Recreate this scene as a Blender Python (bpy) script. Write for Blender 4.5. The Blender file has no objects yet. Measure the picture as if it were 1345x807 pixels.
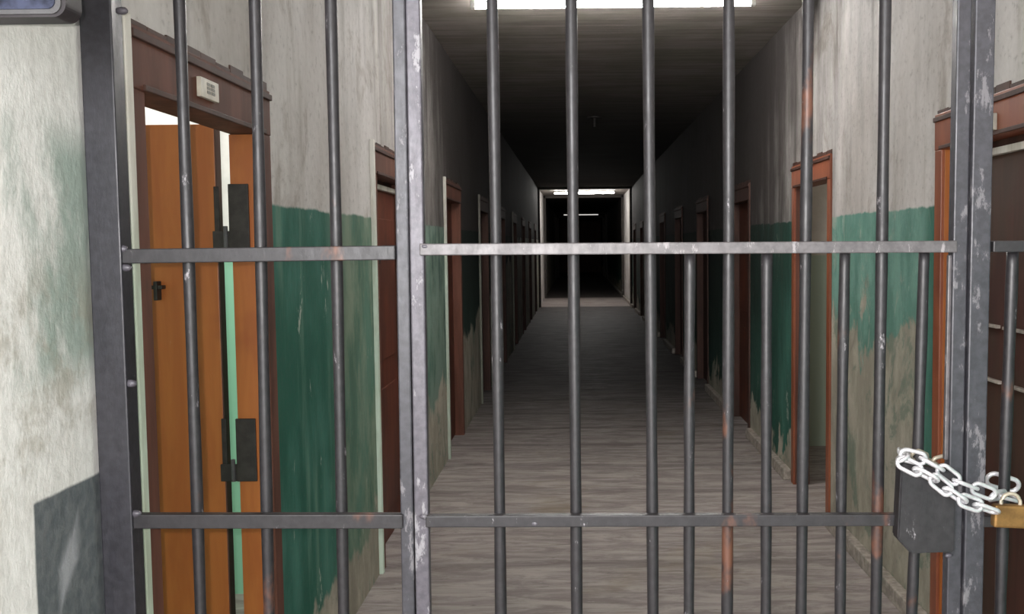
import bpy, bmesh, math, random
from mathutils import Vector, Matrix, Euler
random.seed(7)
S = bpy.context.scene
COL = S.collection

# ------------------------------------------------------------------ camera
F, CX, CY = 1300.0, 758.0, 403.5          # focal length (px), principal point of the cropped photo
H = 1.6
PITCH, ROLL = 0.0627, 0.0107
cam_d = bpy.data.cameras.new('camera'); cam = bpy.data.objects.new('camera', cam_d); COL.objects.link(cam)
fwd = Vector((0, math.cos(PITCH), -math.sin(PITCH)))
rt0 = Vector((1, 0, 0)); up0 = Vector((0, math.sin(PITCH), math.cos(PITCH)))
RT = rt0*math.cos(ROLL) - up0*math.sin(ROLL)
UP = up0*math.cos(ROLL) + rt0*math.sin(ROLL)
EYE = Vector((0, 0, H))
cam.matrix_world = Matrix(((RT.x, UP.x, -fwd.x, 0), (RT.y, UP.y, -fwd.y, 0), (RT.z, UP.z, -fwd.z, H), (0, 0, 0, 1)))
cam_d.sensor_fit = 'HORIZONTAL'; cam_d.sensor_width = 36.0; cam_d.lens = F/1345*36
cam_d.shift_x = (672.5 - CX)/1345.0
cam_d.clip_start = 0.02; cam_d.clip_end = 200
S.camera = cam

# ------------------------------------------------------------------ world, lights, exposure
w = bpy.data.worlds.new('world'); S.world = w; w.use_nodes = True
w.node_tree.nodes['Background'].inputs[0].default_value = (0.95, 0.97, 1.0, 1)
w.node_tree.nodes['Background'].inputs[1].default_value = 2.6     # daylight entering the open end behind the camera
S.view_settings.view_transform = 'Standard'; S.view_settings.look = 'None'
S.view_settings.gamma = 1.0; S.view_settings.exposure = 0.25
S.view_settings.use_curve_mapping = False
fl_d = bpy.data.lights.new('camera_flash', 'POINT'); fl = bpy.data.objects.new('camera_flash', fl_d)
COL.objects.link(fl); fl.location = (-0.03, 0.0, H + 0.022)
fl_d.energy = 95; fl_d.color = (1, 0.96, 0.9); fl_d.shadow_soft_size = 0.009
cl_d = bpy.data.lights.new('cell_lamp', 'POINT'); cl = bpy.data.objects.new('cell_lamp', cl_d)
COL.objects.link(cl); cl.location = (-2.5, 3.3, 2.6); cl_d.energy = 70; cl_d.shadow_soft_size = 0.08; cl_d.color = (1, 0.97, 0.93)
c2_d = bpy.data.lights.new('cell_lamp_right', 'POINT'); c2 = bpy.data.objects.new('cell_lamp_right', c2_d)
COL.objects.link(c2); c2.location = (2.9, 5.6, 2.6); c2_d.energy = 16; c2_d.shadow_soft_size = 0.08; c2_d.color = (1, 0.95, 0.88)
dl_d = bpy.data.lights.new('daylight_left', 'AREA'); dl = bpy.data.objects.new('daylight_left', dl_d)
COL.objects.link(dl); dl.location = (-0.85, -0.9, 2.1); dl_d.size = 1.0; dl_d.energy = 110; dl_d.color = (.97, .98, 1)   # unseen light added at the left behind the camera; no window there
dl.rotation_euler = Vector((.55, 1.0, -.18)).to_track_quat('-Z', 'Y').to_euler()
TUBE_E = [(5.93, 18.0), (27.2, 15.0), (46.8, .08)]     # tube position along the corridor, emission

# ------------------------------------------------------------------ projection helpers (points on real planes)
def ray(px, py):
    return fwd + RT*((px-CX)/F) - UP*((py-CY)/F)
def onY(px, py, Y):
    d = ray(px, py); return EYE + d*(Y/d.y)
def onX(px, py, X):
    d = ray(px, py); return EYE + d*(X/d.x)

# ------------------------------------------------------------------ mesh helpers
def link_mesh(name, bm, mat, parent=None, smooth=False):
    me = bpy.data.meshes.new(name); bm.to_mesh(me); bm.free()
    me.materials.append(mat)
    if smooth:
        for p in me.polygons: p.use_smooth = True
    o = bpy.data.objects.new(name, me); COL.objects.link(o)
    if parent: o.parent = parent; o.matrix_parent_inverse = parent.matrix_basis.inverted()
    return o
def empty(name, loc=(0, 0, 0)):
    o = bpy.data.objects.new(name, None); COL.objects.link(o); o.location = loc; o.empty_display_size = .1
    return o
def tag(o, label=None, cat=None, group=None, kind=None):
    if label: o['label'] = label
    if cat: o['category'] = cat
    if group: o['group'] = group
    if kind: o['kind'] = kind
    return o
def box(bm, x0, x1, y0, y1, z0, z1, bev=0):
    vs = [bm.verts.new((x, y, z)) for x in (x0, x1) for y in (y0, y1) for z in (z0, z1)]
    fs = [bm.faces.new([vs[i] for i in q]) for q in ((0,1,3,2),(4,6,7,5),(0,4,5,1),(2,3,7,6),(0,2,6,4),(1,5,7,3))]
    if bev:
        es = list({e for f in fs for e in f.edges})
        bmesh.ops.bevel(bm, geom=es, offset=bev, segments=2, affect='EDGES', profile=.5)
def fix(bm):
    bmesh.ops.recalc_face_normals(bm, faces=bm.faces)
def beam(bm, a, b, wx, wy, bev=.002, axis=Vector((0, 1, 0))):
    """box section from a to b; wy is the thickness along axis (depth), wx across."""
    a, b = Vector(a), Vector(b); d = (b-a).normalized(); s = d.cross(axis).normalized(); t = s.cross(d).normalized()
    vs = []
    for p in (a, b):
        for i, j in ((-1,-1),(1,-1),(1,1),(-1,1)):
            vs.append(bm.verts.new(p + s*(wx/2*i) + t*(wy/2*j)))
    fs = [bm.faces.new([vs[i] for i in q]) for q in ((0,1,2,3),(4,7,6,5),(0,4,5,1),(1,5,6,2),(2,6,7,3),(3,7,4,0))]
    if bev:
        es = list({e for f in fs for e in f.edges})
        bmesh.ops.bevel(bm, geom=es, offset=bev, segments=2, affect='EDGES', profile=.5)
def rod(bm, a, b, r, seg=16, rings=40, jit=0.0):
    a, b = Vector(a), Vector(b); d = (b-a); L = d.length; d.normalize()
    s = d.cross(Vector((0, 1, 0))).normalized(); t = s.cross(d)
    prev = None; ph = random.random()*9
    for k in range(rings+1):
        f = k/rings
        c = a + d*(L*f) + s*(jit*math.sin(ph+f*7.0)) + t*(jit*.6*math.sin(ph*2+f*5))
        rr = r*(1+ (0.05*math.sin(ph*3+f*37) if jit else 0))
        ring = [bm.verts.new(c + s*(rr*math.cos(2*math.pi*i/seg)) + t*(rr*math.sin(2*math.pi*i/seg))) for i in range(seg)]
        if prev:
            for i in range(seg):
                bm.faces.new((prev[i], prev[(i+1) % seg], ring[(i+1) % seg], ring[i]))
        else: bm.faces.new(ring[::-1])
        prev = ring
    bm.faces.new(prev)
def sweep(bm, pts, r, seg=10, closed=True):
    n = len(pts); rings = []
    for k in range(n):
        p0 = pts[(k-1) % n] if closed or k else pts[0]; p1 = pts[(k+1) % n] if closed or k < n-1 else pts[-1]
        d = (p1-p0).normalized(); ref = Vector((0, 0, 1)) if abs(d.z) < .9 else Vector((0, 1, 0))
        if closed: ref = Vector((0, 0, 1))
        s = d.cross(ref).normalized(); t = s.cross(d)
        rings.append([bm.verts.new(pts[k] + s*(r*math.cos(2*math.pi*i/seg)) + t*(r*math.sin(2*math.pi*i/seg))) for i in range(seg)])
    for k in range(n if closed else n-1):
        A, B = rings[k], rings[(k+1) % n]
        for i in range(seg): bm.faces.new((A[i], A[(i+1) % seg], B[(i+1) % seg], B[i]))
    if not closed: bm.faces.new(rings[0][::-1]); bm.faces.new(rings[-1])
    fix(bm)
def stadium(L, W, n=10):
    """closed oval in the local XY plane, long along X (centre line)."""
    r = W/2; h = L/2-r; pts = []
    for k in range(n+1):
        a = -math.pi/2 + math.pi*k/n; pts.append(Vector((h+r*math.cos(a), r*math.sin(a), 0)))
    for k in range(n+1):
        a = math.pi/2 + math.pi*k/n; pts.append(Vector((-h+r*math.cos(a), r*math.sin(a), 0)))
    return pts

# ------------------------------------------------------------------ materials
class NT:
    def __init__(s, name):
        s.m = bpy.data.materials.new(name); s.m.use_nodes = True; s.t = s.m.node_tree
        s.b = s.t.nodes['Principled BSDF']; s.pos = s.t.nodes.new('ShaderNodeNewGeometry').outputs['Position']
        sp = s.t.nodes.new('ShaderNodeSeparateXYZ'); s.t.links.new(s.pos, sp.inputs[0])
        s.x, s.y, s.z = sp.outputs
    def n(s, ty, **k):
        nd = s.t.nodes.new(ty)
        for a, v in k.items(): setattr(nd, a, v)
        return nd
    def put(s, sock, v):
        if isinstance(v, bpy.types.NodeSocket): s.t.links.new(v, sock)
        else: sock.default_value = v if not (isinstance(v, tuple) and len(v) == 3 and sock.type == 'RGBA') else (*v, 1)
    def math(s, op, a, b=0.0, clamp=False):
        nd = s.n('ShaderNodeMath', operation=op, use_clamp=clamp); s.put(nd.inputs[0], a); s.put(nd.inputs[1], b); return nd.outputs[0]
    def mix(s, f, a, b):
        nd = s.n('ShaderNodeMix', data_type='RGBA'); s.put(nd.inputs[0], f); s.put(nd.inputs[6], a); s.put(nd.inputs[7], b); return nd.outputs[2]
    def noise(s, scale, stretch=(1, 1, 1), det=6, rough=.6, off=(0, 0, 0), dist=0):
        mp = s.n('ShaderNodeMapping'); s.put(mp.inputs[0], s.pos); mp.inputs[1].default_value = off; mp.inputs[3].default_value = stretch
        nd = s.n('ShaderNodeTexNoise'); s.put(nd.inputs['Vector'], mp.outputs[0]); nd.inputs['Scale'].default_value = scale
        nd.inputs['Detail'].default_value = det; nd.inputs['Roughness'].default_value = rough; nd.inputs['Distortion'].default_value = dist
        return nd.outputs[0]
    def ramp(s, v, lo, hi, a=0.0, b=1.0):
        nd = s.n('ShaderNodeMapRange', interpolation_type='SMOOTHSTEP'); s.put(nd.inputs[0], v)
        nd.inputs[1].default_value = lo; nd.inputs[2].default_value = hi; nd.inputs[3].default_value = a; nd.inputs[4].default_value = b
        return nd.outputs[0]
    def band(s, v, lo, hi, soft):
        return s.math('MULTIPLY', s.ramp(v, lo-soft, lo+soft), s.ramp(v, hi-soft, hi+soft, 1.0, 0.0))
    def bump(s, h, strength, dist=.01):
        nd = s.n('ShaderNodeBump'); nd.inputs['Strength'].default_value = strength; nd.inputs['Distance'].default_value = dist
        s.put(nd.inputs['Height'], h); s.t.links.new(nd.outputs[0], s.b.inputs['Normal'])
    def out(s, col, rough=.8, metal=0.0, spec=.5):
        s.put(s.b.inputs['Base Color'], col); s.put(s.b.inputs['Roughness'], rough); s.put(s.b.inputs['Metallic'], metal)
        s.b.inputs['Specular IOR Level'].default_value = spec
        return s.m

def wall_material(name, side):
    t = NT(name)
    big = t.noise(1.1, (1, 1, .5), off=(3, 1, 0)); mid = t.noise(4.5, (1, 1, .45), det=8, rough=.68); fine = t.noise(38, det=4, off=(5, 2, 1))
    streak = t.noise(6, (1, 1.2, .12), det=6, off=(9, 4, 2))
    plaster = t.mix(t.ramp(big, .35, .65), (.54, .51, .485), (.75, .725, .71))
    plaster = t.mix(t.ramp(streak, .52, .75, 0, .55), plaster, (.30, .27, .22))
    plaster = t.mix(t.ramp(mid, .55, .72, 0, .5), plaster, (.74, .73, .70))
    blot0 = t.noise(2.6, (1, 1, .8), det=9, rough=.7, off=(11, 6, 2), dist=.5)
    plaster = t.mix(t.ramp(blot0, .52, .66, 0, .6), plaster, (.30, .255, .215))
    plaster = t.mix(t.ramp(fine, .60, .68, 0, .25), plaster, (.20, .18, .16))
    # falloff of light down the corridor painted in, edges broken by grime streaks
    far_dim = t.math('MULTIPLY', t.ramp(t.math('ADD', t.math('ADD', t.y, t.math('MULTIPLY', t.z, .8)), t.math('ADD', t.math('MULTIPLY', mid, 2.5), t.math('MULTIPLY', streak, 2.5))), 8.0, 12.0), t.ramp(t.z, .1, 1.6, .7, .96))
    lit_stretch = t.math('MAXIMUM', t.band(t.y, 25.6, 29.9, .05), t.band(t.y, 45.9, 49.5, .05))  # walls painted paler where the far tubes light them
    far_dim = t.math('MULTIPLY', far_dim, t.math('SUBTRACT', 1.0, lit_stretch))
    plaster = t.mix(far_dim, plaster, (.032, .026, .025))
    edge = t.math('ADD', t.z, t.math('MULTIPLY', t.math('SUBTRACT', mid, .5), .035 if side == 'L' else .06))
    green = t.mix(t.ramp(t.noise(3, (1, 1, .4), off=(1, 7, 3)), .38, .66), (.022, .125, .088), (.07, .225, .175))
    green = t.mix(t.ramp(streak, .55, .72, 0, .55), green, (.20, .34, .26))
    scr = t.noise(9, (1, 1, .35), det=9, rough=.72, off=(2, 8, 5), dist=.6)
    green = t.mix(t.ramp(scr, .61, .66, 0, .8), green, (.50, .56, .49))
    green = t.mix(far_dim, green, (.014, .022, .019))
    dado = t.math('MULTIPLY', t.ramp(edge, 1.735, 1.747, 1, 0), t.math('SUBTRACT', 1.0, lit_stretch))
    pn = t.noise(2.3, (1, 1, .7), det=7, rough=.62, off=(4, 3, 6))
    low = t.mix(t.ramp(mid, .4, .65), (.33, .31, .25), (.50, .47, .39))
    pat = t.noise(3.2, (1, 1, .8), det=8, rough=.7, off=(3, 9, 9), dist=.7)
    low = t.mix(t.ramp(pat, .52, .60, 0, .7), low, (.16, .23, .18))
    low = t.mix(t.ramp(pat, .40, .34, 0, .5), low, (.20, .18, .15))
    if side == 'L':
        wash = t.band(t.y, 4.05, 4.9, .25)
        green = t.mix(t.math('MULTIPLY', wash, t.ramp(mid, .38, .62, .25, .85)), green, (.28, .35, .26))
        wash2 = t.band(t.y, 5.7, 7.4, .15)
        green = t.mix(t.math('MULTIPLY', wash2, t.ramp(mid, .35, .6, .1, .75)), green, (.26, .36, .30))
        peel = t.ramp(t.math('SUBTRACT', t.math('ADD', t.z, t.math('MULTIPLY', t.math('SUBTRACT', pn, .5), .8)), t.math('MULTIPLY', t.math('SUBTRACT', t.y, 3.2), .11)), .15, .22, 1, 0)
        near = t.ramp(t.y, 2.07, 2.1, 1, 0)
        dado = t.math('MULTIPLY', dado, t.math('SUBTRACT', 1.0, near))
    else:
        a = t.band(t.y, 4.05, 5.6, .12)
        thr = t.math('ADD', t.z, t.math('MULTIPLY', t.math('SUBTRACT', pn, .5), 1.5))
        peel = t.ramp(t.math('SUBTRACT', thr, t.math('MULTIPLY', a, .80)), .28, .36, 1, 0)
        green = t.mix(t.math('MULTIPLY', a, t.ramp(mid, .40, .60, .5, .95)), green, (.20, .38, .32))
        scr2 = t.noise(5, (1, 1, .5), det=9, rough=.75, off=(7, 1, 4), dist=.8)
        green = t.mix(t.math('MULTIPLY', a, t.ramp(scr2, .55, .63, 0, .6)), green, (.38, .42, .36))
        near = None
    col = t.mix(dado, plaster, t.mix(peel, green, low))
    if side == 'L':
        # patch of whitewashed green and a slate-coloured painted rectangle on the near stretch
        blot = t.math('MULTIPLY', near, t.math('MULTIPLY', t.band(t.z, 1.36, 1.82, .06), t.ramp(t.math('ADD', mid, t.math('MULTIPLY', t.math('SUBTRACT', t.y, 1.8), .35)), .40, .60, 0, .85)))
        blot2 = t.math('MULTIPLY', near, t.math('MULTIPLY', t.band(t.z, 1.16, 1.55, .08), t.ramp(t.noise(7, det=8, rough=.7, off=(1, 1, 9)), .45, .62, 0, .55)))
        nearcol = t.mix(t.math('MULTIPLY', near, .75), col, (.84, .84, .82))
        col = t.mix(blot, nearcol, (.27, .35, .31))
        col = t.mix(blot2, col, (.36, .33, .27))
        wob = t.math('MULTIPLY', t.math('SUBTRACT', mid, .5), .02)
        rect = t.math('MULTIPLY', t.band(t.math('ADD', t.y, wob), 1.752, 2.03, .004), t.band(t.math('ADD', t.z, wob), .62, 1.145, .004))
        sm = t.math('ADD', t.math('MULTIPLY', t.math('ABSOLUTE', t.math('SUBTRACT', t.math('SUBTRACT', t.y, 1.865), t.math('MULTIPLY', t.math('SUBTRACT', t.z, 1.0), .45))), 3.6),
                    t.math('MULTIPLY', t.math('ABSOLUTE', t.math('SUBTRACT', t.z, 1.0)), 1.6))
        smear = t.ramp(t.math('ADD', sm, t.math('MULTIPLY', mid, .2)), .16, .28, .75, 0)
        slate = t.mix(smear, t.mix(t.ramp(fine, .3, .7), (.10, .115, .125), (.15, .165, .175)), (.42, .43, .46))
        col = t.mix(rect, col, slate)
    col = t.mix(t.ramp(fine, .3, .75, .0, .22), col, t.mix(.5, col, (.12, .11, .10)))
    h = t.math('ADD', t.math('ADD', mid, t.math('MULTIPLY', fine, .35)), t.math('MULTIPLY', peel, -.25))
    t.bump(h, .55, .011)
    return t.out(col, .82, spec=.2)
M = {}
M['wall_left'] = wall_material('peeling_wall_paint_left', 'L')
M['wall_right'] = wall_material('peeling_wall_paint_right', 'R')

def ceil_mat():
    t = NT('board_marked_ceiling')
    st = t.noise(7, (.18, 2.2, 1), det=7, rough=.65); b = t.noise(1.5, det=5, off=(3, 3, 3)); f = t.noise(9, det=9, rough=.75, off=(8, 0, 0))
    c = t.mix(t.ramp(b, .35, .65), (.24, .225, .19), (.33, .29, .27))
    c = t.mix(t.ramp(st, .42, .6, 0, .45), c, (.13, .11, .10))
    c = t.mix(t.ramp(f, .66, .72, 0, .5), c, (.50, .47, .45))
    c = t.mix(t.math('MULTIPLY', t.ramp(t.math('ADD', t.y, t.math('MULTIPLY', b, 3)), 9, 16, 0, .85), t.math('SUBTRACT', 1.0, t.band(t.y, 25.6, 29.9, .05))), c, (.05, .043, .04))  # far dimness painted into the ceiling colour, except at the lit stretch
    t.bump(st, .4, .01)
    return t.out(c, .85, spec=.25)
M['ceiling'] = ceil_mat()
def floor_mat():
    t = NT('worn_concrete_floor')
    st = t.noise(5.0, (.5, 2.3, 1), det=9, rough=.74, dist=.8); b = t.noise(1.3, det=6, off=(2, 5, 0)); f = t.noise(16, (.6, 2, 1), det=8, rough=.7)
    c = t.mix(t.ramp(st, .38, .62), (.25, .215, .205), (.43, .385, .365))
    c = t.mix(t.ramp(b, .55, .72, 0, .5), c, (.27, .21, .13))
    c = t.mix(t.ramp(f, .62, .70, 0, .6), c, (.55, .54, .52))
    c = t.mix(t.ramp(f, .30, .40, .7, 0), c, (.07, .055, .05))
    slab = t.n('ShaderNodeTexWave', wave_type='BANDS', bands_direction='Y'); t.put(slab.inputs[0], t.pos)
    slab.inputs['Scale'].default_value = .42; slab.inputs['Distortion'].default_value = 2.0; slab.inputs['Detail'].default_value = 2
    c = t.mix(t.ramp(slab.outputs[1], .93, 1.0, 0, .4), c, (.09, .075, .07))
    c = t.mix(t.math('MULTIPLY', t.ramp(t.y, 6.5, 12.5, 0, .9), t.math('SUBTRACT', 1.0, t.band(t.y, 25.6, 29.9, .05))), c, (.045, .038, .036))  # floor light falloff put into the colour; the lit stretch stays pale
    t.bump(t.math('ADD', st, t.math('MULTIPLY', f, .4)), .7, .012)
    return t.out(c, t.ramp(st, .3, .7, .75, .5), spec=.4)
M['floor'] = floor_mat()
def paint_metal(name, base=(.019, .0172, .0195), chip=(.30, .28, .30), rust=(.15, .06, .035), ramt=.60, chipt=.62):
    t = NT(name)
    c1 = t.noise(30, (1, 1, .35), det=8, rough=.75); r = t.noise(5.5, (1.0, 1, .55), det=5, off=(6, 2, 3)); f = t.noise(60, det=3)
    c = t.mix(t.ramp(f, .3, .7), base, tuple(v*1.5 for v in base))
    c = t.mix(t.ramp(r, ramt, ramt+.08, 0, .8), c, rust)
    ch = t.ramp(c1, chipt, chipt+.06)
    c = t.mix(ch, c, chip)
    t.bump(c1, .25, .003)
    return t.out(c, t.ramp(c1, .3, .7, .36, .55), metal=.15, spec=.55)
M['steel'] = paint_metal('worn_dark_painted_steel')
M['worn'] = paint_metal('scuffed_grey_painted_steel', base=(.068, .062, .075), chip=(.24, .23, .25), chipt=.56, ramt=.72)
M['chipped'] = paint_metal('chipped_dark_painted_steel', base=(.036, .035, .042), chip=(.15, .142, .155), chipt=.56, ramt=.72)
M['rail'] = paint_metal('bare_rubbed_grey_steel', base=(.080, .073, .077), chip=(.26, .24, .25), chipt=.56, ramt=.70)  # paler copy of the steel; flash glare on the upper rail put into colour
M['post'] = paint_metal('smooth_charcoal_painted_steel', base=(.020, .019, .024), chip=(.22, .21, .24), chipt=.75, ramt=.9)
def wood(name, a, b, wear=(.10, .035, .02), rough=.42, axis=(1, 1, .12), wt=.62):
    t = NT(name)
    g = t.noise(14, axis, det=6, rough=.6, dist=.4); big = t.noise(2.2, det=4, off=(7, 2, 1)); f = t.noise(30, (1, 1, .4), det=6, rough=.7)
    c = t.mix(t.ramp(g, .35, .65), a, b); c = t.mix(t.ramp(big, wt-.08, wt+.08, 0, .5), c, wear)
    c = t.mix(t.ramp(f, .68, .74, 0, .35), c, (.45, .33, .22))
    t.bump(g, .15, .003)
    return t.out(c, rough, spec=.45)
M['leaf'] = wood('orange_varnished_wood', (.33, .095, .022), (.40, .13, .03), wear=(.24, .055, .018))
M['jamb'] = wood('red_brown_painted_timber', (.10, .036, .022), (.16, .06, .038), wear=(.06, .035, .022), rough=.75)
M['jambR'] = wood('orange_red_painted_timber', (.24, .068, .032), (.32, .10, .045), wear=(.16, .05, .03))
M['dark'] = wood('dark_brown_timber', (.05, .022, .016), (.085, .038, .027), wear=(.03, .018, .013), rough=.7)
M['deep_red'] = wood('very_dark_red_wood', (.045, .013, .009), (.07, .02, .012), wear=(.05, .035, .02), rough=.65, wt=.5)
M['red'] = wood('dark_red_painted_wood', (.095, .024, .014), (.14, .04, .02), wear=(.045, .02, .014), rough=.55, wt=.5)
def simple(name, c, rough=.5, metal=0, bump=0, var=.25, spec=.5):
    t = NT(name); n = t.noise(25, det=5)
    t_c = t.mix(t.ramp(n, .35, .65), tuple(v*(1-var) for v in c), tuple(min(1, v*(1+var)) for v in c))
    if bump: t.bump(n, bump, .003)
    return t.out(t_c, rough, metal, spec)
M['iron'] = simple('rusty_black_iron', (.035, .03, .028), .6, .4, .3)
M['galv'] = simple('galvanised_chain_steel', (.74, .73, .76), .28, .55, .15, .12, .8)
M['galv_old'] = simple('dull_cream_chain_steel', (.50, .44, .35), .45, .4, .2, .15)
M['brass'] = simple('scratched_brass', (.22, .12, .04), .55, .65, .25, .25)
M['plaque'] = simple('cream_enamel', (.58, .54, .46), .4, 0, .05, .12)
M['plaque_ink'] = simple('faded_grey_ink', (.20, .19, .165), .6, 0, 0, .3)
M['bluebox'] = simple('dark_blue_glassy_plate', (.028, .032, .055), .3, 0, .1, .7, .25)
M['rubber'] = simple('dark_rubber_rim', (.022, .017, .02), .55)
M['greyband'] = simple('grey_metal_band', (.07, .068, .072), .5, .1)
M['kerb'] = simple('worn_cement_skirting', (.36, .32, .28), .85, 0, .5, .25)
M['dark_plaster'] = simple('sooty_plaster', (.06, .052, .047), .85, 0, .3)  # dark colour of the added light-cutting frames
M['housing'] = simple('white_lamp_housing', (.6, .6, .57), .5)
def bead_mat():
    t = NT('pale_plaster_edge')
    n = t.noise(10, (1, 1, .3), det=6)
    up = t.mix(t.ramp(n, .4, .65), (.78, .76, .70), (.55, .52, .45)); lo = t.mix(t.ramp(n, .4, .65), (.66, .78, .66), (.52, .60, .48))
    c = t.mix(t.ramp(t.math('ADD', t.z, t.math('MULTIPLY', n, .1)), 1.5, 1.85), lo, up)
    c = t.mix(t.ramp(t.y, 5.6, 9.5, 0, .85), c, (.12, .11, .09))  # edges painted darker with distance, as the light drops
    return t.out(c, .7)
M['bead'] = bead_mat()
def cell_mat(name, top, low, split):
    t = NT(name); n = t.noise(3, det=6)
    c = t.mix(t.ramp(t.z, split-.006, split+.006), low, t.mix(t.ramp(n, .4, .6), top, tuple(v*.85 for v in top)))
    t.bump(n, .2, .01)
    return t.out(c, .7)
M['cell'] = cell_mat('white_and_mint_cell_paint', (.80, .80, .78), (.30, .62, .45), 1.60)
M['cellR'] = cell_mat('beige_and_green_cell_paint', (.58, .53, .46), (.36, .42, .33), 1.50)
def emis(name, c, e):
    m = bpy.data.materials.new(name); m.use_nodes = True; b = m.node_tree.nodes['Principled BSDF']
    b.inputs['Base Color'].default_value = (.8, .8, .8, 1); b.inputs['Emission Color'].default_value = (*c, 1); b.inputs['Emission Strength'].default_value = e
    return m

# ------------------------------------------------------------------ room shell
XL, XR, ZC, WT = -0.98, 1.43, 3.08, 0.095
Y0, Y1 = -2.5, 58.0
DOOR_TOP, OW, JW, LH = 1.955, 0.0, 0.07, 0.14      # opening top, -, jamb width, lintel height
def door_spans(first, count):
    return [(first + 2.6*k, first + 2.6*k + 0.985) for k in range(count)]
LEFT = door_spans(2.185, 9)[:9]
RIGHT = door_spans(2.95, 9)[:9]
def build_wall(name, x0, x1, spans, mat, label):
    bm = bmesh.new(); y = Y0
    top = DOOR_TOP + LH
    for a, b in spans:
        box(bm, x0, x1, y, a, -.1, ZC+.1); box(bm, x0, x1, a, b, top, ZC+.1); y = b
    box(bm, x0, x1, y, Y1, -.1, ZC+.1)
    bmesh.ops.remove_doubles(bm, verts=bm.verts, dist=1e-5)
    fix(bm)
    return tag(link_mesh(name, bm, mat), label, 'wall', kind='structure')
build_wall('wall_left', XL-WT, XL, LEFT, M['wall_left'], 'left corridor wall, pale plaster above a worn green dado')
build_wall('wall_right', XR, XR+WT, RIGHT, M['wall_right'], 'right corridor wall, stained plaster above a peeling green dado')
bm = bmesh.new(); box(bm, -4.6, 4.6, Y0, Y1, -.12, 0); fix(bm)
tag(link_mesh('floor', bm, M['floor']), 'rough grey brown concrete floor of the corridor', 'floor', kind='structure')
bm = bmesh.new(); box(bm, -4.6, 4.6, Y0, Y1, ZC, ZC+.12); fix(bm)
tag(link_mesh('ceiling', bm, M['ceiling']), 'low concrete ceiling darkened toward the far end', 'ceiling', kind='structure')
bm = bmesh.new(); box(bm, XL-.3, XR+.3, Y1, Y1+.1, -.1, ZC+.1); fix(bm)
tag(link_mesh('wall_back', bm, M['dark']), 'dark end wall far down the corridor', 'wall', kind='structure')
# cement skirting on both sides, broken at the doors
def skirting(name, xa, xb, spans, label):
    bm = bmesh.new(); y = Y0
    for a, b in spans:
        box(bm, xa, xb, y, a-.05, 0, .075, .006); y = b+.05
    box(bm, xa, xb, y, Y1, 0, .075, .006); fix(bm)
    tag(link_mesh(name, bm, M['kerb']), label, 'skirting', kind='structure')
skirting('baseboard_right', XR-.05, XR, RIGHT, 'low cement skirting along the right wall')

# added projecting frames that cut off the light around the two lit stretches
for k, (yy, pj) in enumerate(((25.5, .05), (29.8, .07), (45.8, .05), (49.5, .12))):
    bm = bmesh.new(); a, b = yy, yy+.2
    box(bm, XL, XL+pj, a, b, 0, ZC, .004); box(bm, XR-pj, XR, a, b, 0, ZC, .004); box(bm, XL, XR, a, b, ZC-pj, ZC, .004); fix(bm)
    tag(link_mesh('trim_%d' % (k+1), bm, M['dark_plaster']), ['shallow dark frame around the corridor before the bright square', 'shallow dark frame behind the bright square', 'shallow dark frame before the smaller bright square', 'shallow dark frame behind the smaller bright square'][k], 'frame', kind='structure')

# ------------------------------------------------------------------ cells behind the two open doors
def cell(name, xa, xb, ya, yb, gap, mat, label):
    """closed room; gap = (y0, y1) left open on the corridor side."""
    bm = bmesh.new(); T = .05
    box(bm, min(xa, xb)-T, max(xa, xb)+T, ya-T, ya, 0, ZC); box(bm, min(xa, xb)-T, max(xa, xb)+T, yb, yb+T, 0, ZC)
    s = 1 if xb > xa else -1
    box(bm, min(xb, xb+s*T), max(xb, xb+s*T), ya, yb, 0, ZC)
    x0, x1 = sorted((xa, xa+s*.012))
    box(bm, x0, x1, ya, gap[0], 0, ZC); box(bm, x0, x1, gap[1]+.12, yb, 0, ZC); box(bm, x0, x1, gap[0], gap[1], DOOR_TOP+LH, ZC)
    fix(bm)
    tag(link_mesh(name, bm, mat), label, 'wall', kind='structure')
cell('wall_cell_left', XL-WT, -3.9, 1.3, 4.5, LEFT[0], M['cell'], 'white and mint painted walls of the first cell on the left')
cell('wall_cell_right', XR+WT, 4.2, 4.5, 7.7, RIGHT[1], M['cellR'], 'beige painted walls of the cell behind the second right door')

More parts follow.
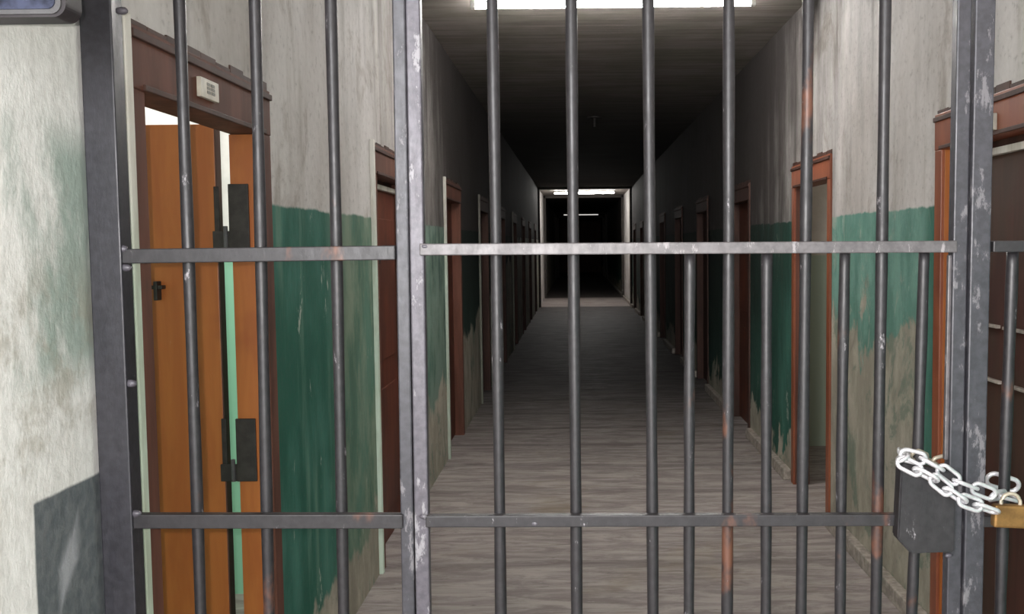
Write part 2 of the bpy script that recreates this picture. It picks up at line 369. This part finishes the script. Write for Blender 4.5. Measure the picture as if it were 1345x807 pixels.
# ------------------------------------------------------------------ doors
def make_door(n, side, y0, y1, state, frame_mat, leaf_mat, label, strip=False, handle=True, reveal=None, bead=True):
    xw = XL if side == 'L' else XR; s = -1 if side == 'L' else 1      # s points into the wall
    X = lambda d: xw + s*d
    root = empty('door_%d' % n, (xw, (y0+y1)/2, 0)); tag(root, label, 'door', kind='structure')
    def bx(bm, d0, d1, a, b, z0, z1, bev=.003):
        p, q = sorted((X(d0), X(d1))); box(bm, p, q, a, b, z0, z1, bev)
    fr = bmesh.new()
    ia, ib = y0+JW, y1-JW
    bx(fr, -.012, WT, y0, ia, 0, DOOR_TOP); bx(fr, -.012, WT, ib, y1, 0, DOOR_TOP); bx(fr, -.014, WT, y0, y1, DOOR_TOP, DOOR_TOP+LH)
    fix(fr); f = link_mesh('door_frame', fr, frame_mat, root)
    # crumbling mortar edge over the lintel
    ed = bmesh.new(); k = 9
    for i in range(k):
        a = y0 + (y1-y0)*i/k; bx(ed, -.004-.003*random.random(), .02, a, a+(y1-y0)/k, DOOR_TOP+LH-.01, DOOR_TOP+LH+.012+.016*random.random(), .002)
    fix(ed); link_mesh('lintel_edge', ed, M['dark'], root)
    # moulding line along the lintel and jambs
    mo = bmesh.new()
    bx(mo, -.022, -.012, y0, y1, DOOR_TOP+LH-.03, DOOR_TOP+LH-.012, .002); bx(mo, -.020, -.012, ia-.012, ib+.012, DOOR_TOP, DOOR_TOP+.014, .002)
    fix(mo); link_mesh('moulding', mo, M['dark'], f)
    if bead:
        bd = bmesh.new(); bx(bd, -.020, .02, y0-.036, y0, 0, DOOR_TOP+LH+.02, .006); fix(bd); link_mesh('plaster_edge', bd, M['bead'], root)
    if reveal:
        rv = bmesh.new(); bx(rv, .0, WT-.001, ib-.006, ib-.0005, 0.01, DOOR_TOP-.002, .001); fix(rv); link_mesh('jamb_lining', rv, reveal, root)
    if state == 'closed':
        lf = bmesh.new(); bx(lf, WT-.035, WT+.005, ia, ib, .01, DOOR_TOP-(.0 if not strip else .055)); fix(lf)
        leaf = link_mesh('door_leaf', lf, leaf_mat, root)
        if strip:
            tr = bmesh.new(); bx(tr, WT-.055, WT+.005, ia, ib, DOOR_TOP-.055, DOOR_TOP-.03, .002); fix(tr); link_mesh('transom_rail', tr, M['bead'], root)  # pale strip standing in for light through the gap above the leaf
            tr = bmesh.new(); bx(tr, WT-.02, WT+.005, ia, ib, DOOR_TOP-.03, DOOR_TOP, .0); fix(tr); link_mesh('transom_panel', tr, M['dark'], root)
        if strip == 'ledges':
            for z, a, b in ((1.395, ib-.25, ib-.06), (1.29, ia+.05, ib-.03), (1.095, ia+.05, ib-.08)):
                for q0, q1 in ((a, (a+b)/2-.03), ((a+b)/2+.02, b)):
                    le = bmesh.new(); bx(le, WT-.052, WT-.03, q0, q1, z, z+.011, .002); fix(le); link_mesh('ledge', le, M['kerb'], leaf)
        else:
            pn = bmesh.new()
            for z0, z1 in ((.18, .85), (1.0, 1.75)):
                bx(pn, WT-.045, WT-.033, ia+.1, ib-.1, z0, z1, .004)
            fix(pn); link_mesh('raised_panel', pn, leaf_mat, leaf)
            if handle:
                hd = bmesh.new(); bx(hd, WT-.075, WT-.035, ia+.05, ia+.07, 1.52, 1.535, .002); bx(hd, WT-.085, WT-.07, ia+.05, ia+.15, 1.515, 1.54, .003)
                fix(hd); link_mesh('bolt', hd, M['iron'], leaf)
    else:   # leaf swung fully into the cell on its far side hinges
        yh = ib + .03; w = ib-ia+.03; g = .057
        if state == 'ajar': yh = ia-.075
        lf = bmesh.new(); bx(lf, WT+g, WT+g+w, yh, yh+.04, .012, DOOR_TOP+.035); fix(lf)
        leaf = link_mesh('door_leaf', lf, leaf_mat, root)
        ls = bmesh.new(); bx(ls, WT+g-.004, WT+g, yh-.002, yh+.042, .012, DOOR_TOP+.035, .0); fix(ls); link_mesh('leaf_edge', ls, M['dark'], leaf)
        for z0, z1 in ((1.60, 1.80), (.865, 1.065)) if state == 'open' else ():
            hg = bmesh.new()
            bx(hg, .036, WT+.004, ib-.016, ib-.008, z0, z1, .002)            # plate on the jamb
            bx(hg, WT+g-.012, WT+g+.004, yh-.012, yh-.004, z0+.01, z1-.005, .002)
            bx(hg, WT-.012, WT+g, ib-.012, ib-.006, z0+.0, z0+.055, .002)
            fix(hg); h = link_mesh('hinge', hg, M['iron'], root)
            kn = bmesh.new(); rod(kn, (X(WT+.016), ib-.012, z0+.0), (X(WT+.016), ib-.012, z0+.07), .007, 10, 3); fix(kn); link_mesh('knuckle', kn, M['greyband'], h)
        if state == 'open':
            hd = bmesh.new(); d = .34
            bx(hd, d-.02, d+.02, yh-.03, yh, 1.475, 1.487, .002); bx(hd, d-.006, d+.006, yh-.035, yh, 1.44, 1.50, .002)
            fix(hd); link_mesh('latch', hd, M['iron'], leaf)
    return root
n = 0
for k, (a, b) in enumerate(LEFT):
    n += 1
    if k == 0: make_door(n, 'L', a, b, 'open', M['jamb'], M['leaf'], 'nearest left door, orange wooden leaf swung open into a lit cell', reveal=M['leaf'])
    elif k == 1: make_door(n, 'L', a, b, 'closed', M['jamb'], M['red'], 'second left door, dark red leaf beside the central gate post', strip=True)
    else: make_door(n, 'L', a, b, 'closed', M['dark'] if k > 2 else M['jamb'], M['red'] if k < 3 else M['dark'], '%s door on the left side, brown and shaded' % ['', '', 'third', 'fourth', 'fifth', 'sixth', 'seventh', 'eighth', 'ninth'][k], handle=k < 4, bead=k < 6)  # far doors get dark timber so the dimness is in their colour
for k, (a, b) in enumerate(RIGHT):
    n += 1
    if k == 0: make_door(n, 'R', a, b, 'closed', M['jambR'], M['deep_red'], 'nearest right door, dark red leaf behind the padlocked post', strip='ledges', bead=False, reveal=M['leaf'])
    elif k == 1: make_door(n, 'R', a, b, 'ajar', M['jambR'], M['leaf'], 'second right door, red frame standing open on a beige cell', bead=False, reveal=M['jamb'])
    else: make_door(n, 'R', a, b, 'closed', M['dark'], M['red'] if k < 3 else M['dark'], '%s door on the right side, brown and shaded' % ['', '', 'third', 'fourth', 'fifth', 'sixth', 'seventh', 'eighth', 'ninth'][k], handle=k < 4, bead=False)  # darker timber on the far doors paints in the low light there

# ------------------------------------------------------------------ tube lights across the ceiling
TL = ['fluorescent tube light on the ceiling just past the gate, at the top edge', 'fluorescent tube light glowing far down the corridor, over the bright square', 'farthest fluorescent tube light, inside the smaller bright square']
for (y, e), lab in zip(TUBE_E, TL):
    root = empty('ceiling_light', ((XL+XR)/2+.005, y, ZC)); tag(root, lab, 'ceiling light', 'tube lights across the corridor ceiling')
    x0, x1 = root.location.x-.84, root.location.x+.84
    b_ = bmesh.new(); box(b_, x0, x1, y-.03, y+.03, ZC-.035, ZC, .004)
    for xx in (x0, x1-.03): box(b_, xx, xx+.03, y-.02, y+.02, ZC-.085, ZC-.03, .004)
    fix(b_); link_mesh('housing', b_, M['housing'], root)
    b_ = bmesh.new(); rod(b_, (x0+.03, y, ZC-.066), (x1-.03, y, ZC-.066), .019, 14, 2); fix(b_)
    link_mesh('tube', b_, emis('lit_tube_glass', (1, .97, .93), e*8), root)

# small fitting on the ceiling half way down
root = empty('lamp_holder', onY(781, 155, 11.6)); root.location.z = ZC
tag(root, 'small dark empty lamp holder on the ceiling, right of the middle bar', 'lamp holder')
r = root.location
b_ = bmesh.new(); rod(b_, (r.x, r.y, ZC-.015), (r.x, r.y, ZC), .085, 20, 1); fix(b_); link_mesh('ceiling_rose', b_, M['iron'], root)
b_ = bmesh.new(); rod(b_, (r.x, r.y, ZC-.12), (r.x, r.y, ZC-.01), .022, 12, 2); fix(b_); link_mesh('socket', b_, M['iron'], root)

# ------------------------------------------------------------------ the barred gate
YG = 2.0; BR = .0118
ZB, ZT = .03, ZC
def line(p_top, p_bot, Y, z0=ZB, z1=ZT):
    """points of the straight bar seen through p_top and p_bot on the plane Y, cut at z0 and z1"""
    a, b = onY(*p_bot, Y), onY(*p_top, Y); d = (b-a)/(b.z-a.z)
    return a + d*(z0-a.z), a + d*(z1-a.z)
def railseg(bm, pa, pb, Y, hpx, depth):
    a, b = onY(*pa, Y), onY(*pb, Y); beam(bm, a, b, hpx/F*Y, depth, .002); return a, b
def bar(parent, pt, pb, Y=YG, ztop=ZT, zbot=ZB, r=BR, mat=None):
    a, b = line(pt, pb, Y, zbot, ztop); bm = bmesh.new(); rod(bm, a, b, r, 16, 40, .0012); fix(bm)
    return link_mesh('bar', bm, mat or M['steel'], parent, True)
def post(parent, name, t0, t1, b0, b1, Y, depth, mat, ztop=ZT, zbot=0.0, notch=True):
    a, b = line(((t0+t1)/2, 0), ((b0+b1)/2, 807), Y, zbot, ztop)
    bm = bmesh.new(); beam(bm, a, b, ((t1-t0)+(b1-b0))/2/F*(Y-depth/2), depth, .003, Vector((0, 1, 0))); fix(bm)
    return link_mesh(name, bm, mat, parent)
def weld(parent, px, py, Y, s=.009):
    p = onY(px, py, Y); bm = bmesh.new(); bmesh.ops.create_icosphere(bm, subdivisions=2, radius=s)
    for v in bm.verts: v.co = Vector((v.co.x*1.3, v.co.y*.7, v.co.z*.8))*(1+.2*random.random()) + p
    return link_mesh('weld', bm, M['worn'], parent, True)

# fixed panel between the left wall and the central post
pl = empty('iron_grille', (-.6, YG, 0)); tag(pl, 'fixed panel of dark steel bars left of the central post, before the orange door', 'bars')
post(pl, 'wall_post', 111, 152, 144, 187, 1.995, .05, M['post'])
post(pl, 'central_post', 516, 534, 530, 546, YG, .03, M['chipped'])
for n_, (pa, pb, h) in enumerate((((152, 337), (520, 332), 19), ((176, 684), (530, 684), 19))):
    bm = bmesh.new(); railseg(bm, pa, pb, YG-.012, h, .022); fix(bm); link_mesh('rail', bm, M['steel'], pl)
for t_, b_ in ((236, 263), (334, 354), (434, 452)): bar(pl, (t_, 0), (b_, 807), YG+.008)
for px, py in ((160, 14), (172, 504), (165, 352), (160, 327), (178, 675)): weld(pl, px, py, YG-.02, .009)
bm = bmesh.new(); a = onX(158, 280, XL+.05)
a, b = onY(161, 268, 2.01), onY(167, 420, 2.01); beam(bm, a, b, .016, .02, .002); fix(bm); link_mesh('bracket', bm, M['iron'], pl)

# the locked gate leaf
ga = empty('barred_gate', (.1, YG, 0)); tag(ga, 'wide locked gate of dark steel bars between the two posts', 'gate')
post(ga, 'hinge_stile', 534.5, 552, 547, 567, YG, .028, M['worn'], ztop=ZC-.02, zbot=.03)
post(ga, 'lock_stile', 1254, 1274, 1240, 1258, YG, .03, M['chipped'], ztop=ZC-.02, zbot=.03)
bm = bmesh.new(); railseg(bm, (552, 328), (1255, 324), YG-.012, 15.5, .022); fix(bm); link_mesh('rail', bm, M['rail'], ga)
bm = bmesh.new(); railseg(bm, (560, 684), (1246, 682), YG-.012, 15.5, .022); fix(bm); link_mesh('rail', bm, M['steel'], ga)
for t_, b_ in ((646, 658), (751, 757), (852, 857), (957, 955), (1061, 1053), (1162, 1151)):
    bar(ga, (t_, 0), (b_, 807), YG+.008, ztop=ZC-.02)
for t_, b_ in ((907, 904), (1008, 1005), (1110, 1103), (1214, 1197)):
    bar(ga, (t_, 340), (b_, 807), YG+.008, ztop=onY(907, 327, YG).z, r=.0112)
for px, py in ((556, 679), (558, 324), (1246, 730), (702, 688)): weld(ga, px, py, YG-.02, .006)
bm = bmesh.new(); a, b = onY(1247.5, 335, YG), onY(1242, 604, YG); beam(bm, a, b, .009, .012, .002); fix(bm); link_mesh('stop_strip', bm, M['rail'], ga)
# lock box with a clipped lower corner, on the front of the gate
yb = YG-.05
pts = [(1183, 612), (1252, 650), (1252, 727), (1195, 727), (1180, 708), (1183, 640)]
pts = [(1184, 608), (1256, 622), (1254, 726), (1197, 728), (1179, 708)]
bm = bmesh.new(); vs = [bm.verts.new(onY(px, py, yb)) for px, py in pts]; f_ = bm.faces.new(vs)
ex = bmesh.ops.extrude_face_region(bm, geom=[f_])
for v in [g for g in ex['geom'] if isinstance(g, bmesh.types.BMVert)]: v.co.y += .036
fix(bm); bmesh.ops.bevel(bm, geom=bm.edges[:], offset=.003, segments=2, affect='EDGES')
lb = link_mesh('lock_box', bm, M['steel'], ga)
bm = bmesh.new(); a = onY(1204, 712, yb); rod(bm, a+Vector((0, .003, 0)), a+Vector((0, -.004, 0)), .006, 10, 1); fix(bm); link_mesh('rivet', bm, M['worn'], lb)

# fixed panel right of the gate
pr = empty('iron_grille', (1.0, YG, 0)); tag(pr, 'fixed panel of steel bars at the right edge, before the dark red door', 'bars')
post(pr, 'lock_post', 1275.5, 1303, 1259.5, 1285, YG, .045, M['chipped'])
post(pr, 'wall_post', 1652, 1692, 1630, 1668, YG, .045, M['post'])
for pa, pb in (((1302, 324), (1655, 322)), ((1288, 684), (1640, 684))):
    bm = bmesh.new(); railseg(bm, pa, pb, YG-.012, 15, .022); fix(bm); link_mesh('rail', bm, M['steel'], pr)
for t_, b_ in ((1329, 1314), (1430, 1414), (1532, 1514)):
    bar(pr, (t_, 340), (b_, 807), YG+.008, ztop=onY(1329, 324, YG).z if t_ == 1329 else ZT)

# ------------------------------------------------------------------ chain and padlock
def link_proto(L, W, r):
    bm = bmesh.new(); sweep(bm, stadium(L, W), r, 10, True)
    me = bpy.data.meshes.new('link'); bm.to_mesh(me); bm.free()
    for p in me.polygons: p.use_smooth = True
    return me
CH = empty('chain', onY(1240, 630, 1.92)); tag(CH, 'white galvanised chain wrapped over the lock box and post', 'chain')
LM = link_proto(.050, .023, .0042); LM.materials.append(M['galv'])
LO = link_proto(.050, .023, .0042); LO.materials.append(M['galv_old'])
BL = link_proto(.068, .030, .0048); BL.materials.append(M['galv'])
MV = Matrix.Translation(-CH.location)
def put_link(me, p, q, rollang):
    c = (p+q)/2; x = (q-p).normalized(); y = Vector((0, 1, 0)).cross(x).normalized(); z = x.cross(y)
    R = Matrix((x, y, z)).transposed() @ Matrix.Rotation(rollang, 3, 'X')
    o = bpy.data.objects.new('link', me); COL.objects.link(o); o.parent = CH
    o.matrix_basis = MV @ Matrix.Translation(c) @ R.to_4x4(); return o
def strand(pts, me, pitch=.037, a0=.35):
    P = [onY(x, y, Y) for x, y, Y in pts]; seg = []; tot = 0
    for i in range(len(P)-1): l = (P[i+1]-P[i]).length; seg.append((tot, l)); tot += l
    def at(s):
        for i, (t0, l) in enumerate(seg):
            if s <= t0+l or i == len(seg)-1: return P[i].lerp(P[i+1], (s-t0)/l)
    k = max(1, round(tot/pitch)); st = tot/k
    for i in range(k):
        put_link(me, at(i*st), at((i+1)*st), a0 if i % 2 == 0 else a0+math.pi/2*.86)
strand([(1186, 597, 1.935), (1222, 606, 1.93), (1256, 632, 1.93), (1304, 650, 1.935)], LM, a0=.15)
strand([(1184, 607, 1.93), (1226, 629, 1.918), (1258, 655, 1.915), (1306, 672, 1.92)], LM, a0=-.2)
strand([(1186, 596, 1.99), (1186, 603, 1.935)], LM, a0=.8)
strand([(1200, 597, 1.99), (1228, 609, 2.04), (1252, 602, 2.04)], LO, a0=.3)
strand([(1304, 652, 1.945), (1318, 650, 1.975), (1334, 655, 1.98)], LM, a0=.5)
p = onY(1317, 633, 2.035); put_link(BL, p+Vector((-.03, 0, .008)), p+Vector((.03, 0, -.012)), .35)

PD = empty('padlock', onY(1327, 678, 1.94)); tag(PD, 'brass padlock hanging on the white chain at the right edge', 'padlock')
c = PD.location.copy()
bm = bmesh.new(); box(bm, -.036, .036, -.011, .011, -.023, .023, .005)
bmesh.ops.rotate(bm, verts=bm.verts, cent=(0, 0, 0), matrix=Matrix.Rotation(math.radians(3), 3, 'Y')); bmesh.ops.translate(bm, verts=bm.verts, vec=c)
body = link_mesh('body', bm, M['brass'], PD)
bm = bmesh.new(); ps = []
for k in range(13):
    a = math.pi*k/12; ps.append(Vector((.019*math.cos(a), 0, .026+.019*math.sin(a))))
ps = [Vector((.019, 0, .016))] + ps + [Vector((-.019, 0, .016))]
sweep(bm, ps, .004, 10, False); bmesh.ops.translate(bm, verts=bm.verts, vec=c)
link_mesh('shackle', bm, M['galv_old'], PD, True)
bm = bmesh.new(); rod(bm, c+Vector((.012, -.0115, -.004)), c+Vector((.012, -.013, -.004)), .006, 14, 1); fix(bm); link_mesh('keyhole_cover', bm, M['iron'], PD)

# ------------------------------------------------------------------ number plaques on the lintels
def plaque(px0, px1, ptop, pbot, X, s, label):
    # outer pixel columns, and the top and bottom rows of the px0 column
    a = onX(px0, ptop, X); b = onX(px1, ptop, X); c_ = onX(px0, pbot, X)
    y0, y1 = sorted((a.y, b.y)); z0, z1 = sorted((a.z, c_.z)); t = .012
    root = empty('number_plaque', (X, (y0+y1)/2, z0)); tag(root, label, 'plaque')
    bm = bmesh.new(); xs = sorted((X, X+s*t)); box(bm, xs[0], xs[1], y0, y1, z0, z1, .0015); fix(bm); pl_ = link_mesh('plate', bm, M['plaque'], root)
    bm = bmesh.new(); w_, h_ = y1-y0, z1-z0; xs = sorted((X+s*t, X+s*(t+.0012)))
    for i in range(2):
        for j in range(3):
            yy = y0+w_*(.32+.24*i); zz = z0+h_*(.26+.2*j)
            box(bm, xs[0], xs[1], yy, yy+w_*.19, zz, zz+h_*.15)
    fix(bm); link_mesh('faded_marks', bm, M['plaque_ink'], pl_)
plaque(1304, 1310, 150, 172, XR-.0145, -1, 'narrow pale plaque on the dark lintel at the right edge')
plaque(257.5, 281, 100, 126, XL+.0145, 1, 'small cream number plaque on the lintel over the open orange door')

# ------------------------------------------------------------------ wall box at the top left
root = empty('wall_box', onY(10, 0, 1.55)); root.location.x = XL
tag(root, 'dark rounded box with glassy blue face on the near left wall', 'wall box')
def rounded(x0, x1, z0, z1, r, y0, y1, name, mat, parent):
    bm = bmesh.new(); vs = []
    for cx, cz, a0 in ((x1-r, z0+r, -90), (x1-r, z1-r, 0), (x0+r, z1-r, 90), (x0+r, z0+r, 180)):
        for k in range(9):
            a = math.radians(a0+90*k/8); vs.append(bm.verts.new((cx+r*math.cos(a), y0, cz+r*math.sin(a))))
    f_ = bm.faces.new(vs); ex = bmesh.ops.extrude_face_region(bm, geom=[f_])
    for v in [g for g in ex['geom'] if isinstance(g, bmesh.types.BMVert)]: v.co.y = y1
    fix(bm); return link_mesh(name, bm, mat, parent)
c = onY(87, 22, 1.55); x1, z0 = c.x, c.z
rounded(XL+.001, x1, z0, z0+.30, .020, 1.55, 1.60, 'casing', M['rubber'], root)
rounded(XL+.006, x1-.006, z0+.004, z0+.295, .016, 1.546, 1.55, 'band', M['greyband'], root)
rounded(XL+.014, x1-.014, z0+.011, z0+.287, .012, 1.543, 1.546, 'glass_face', M['bluebox'], root)
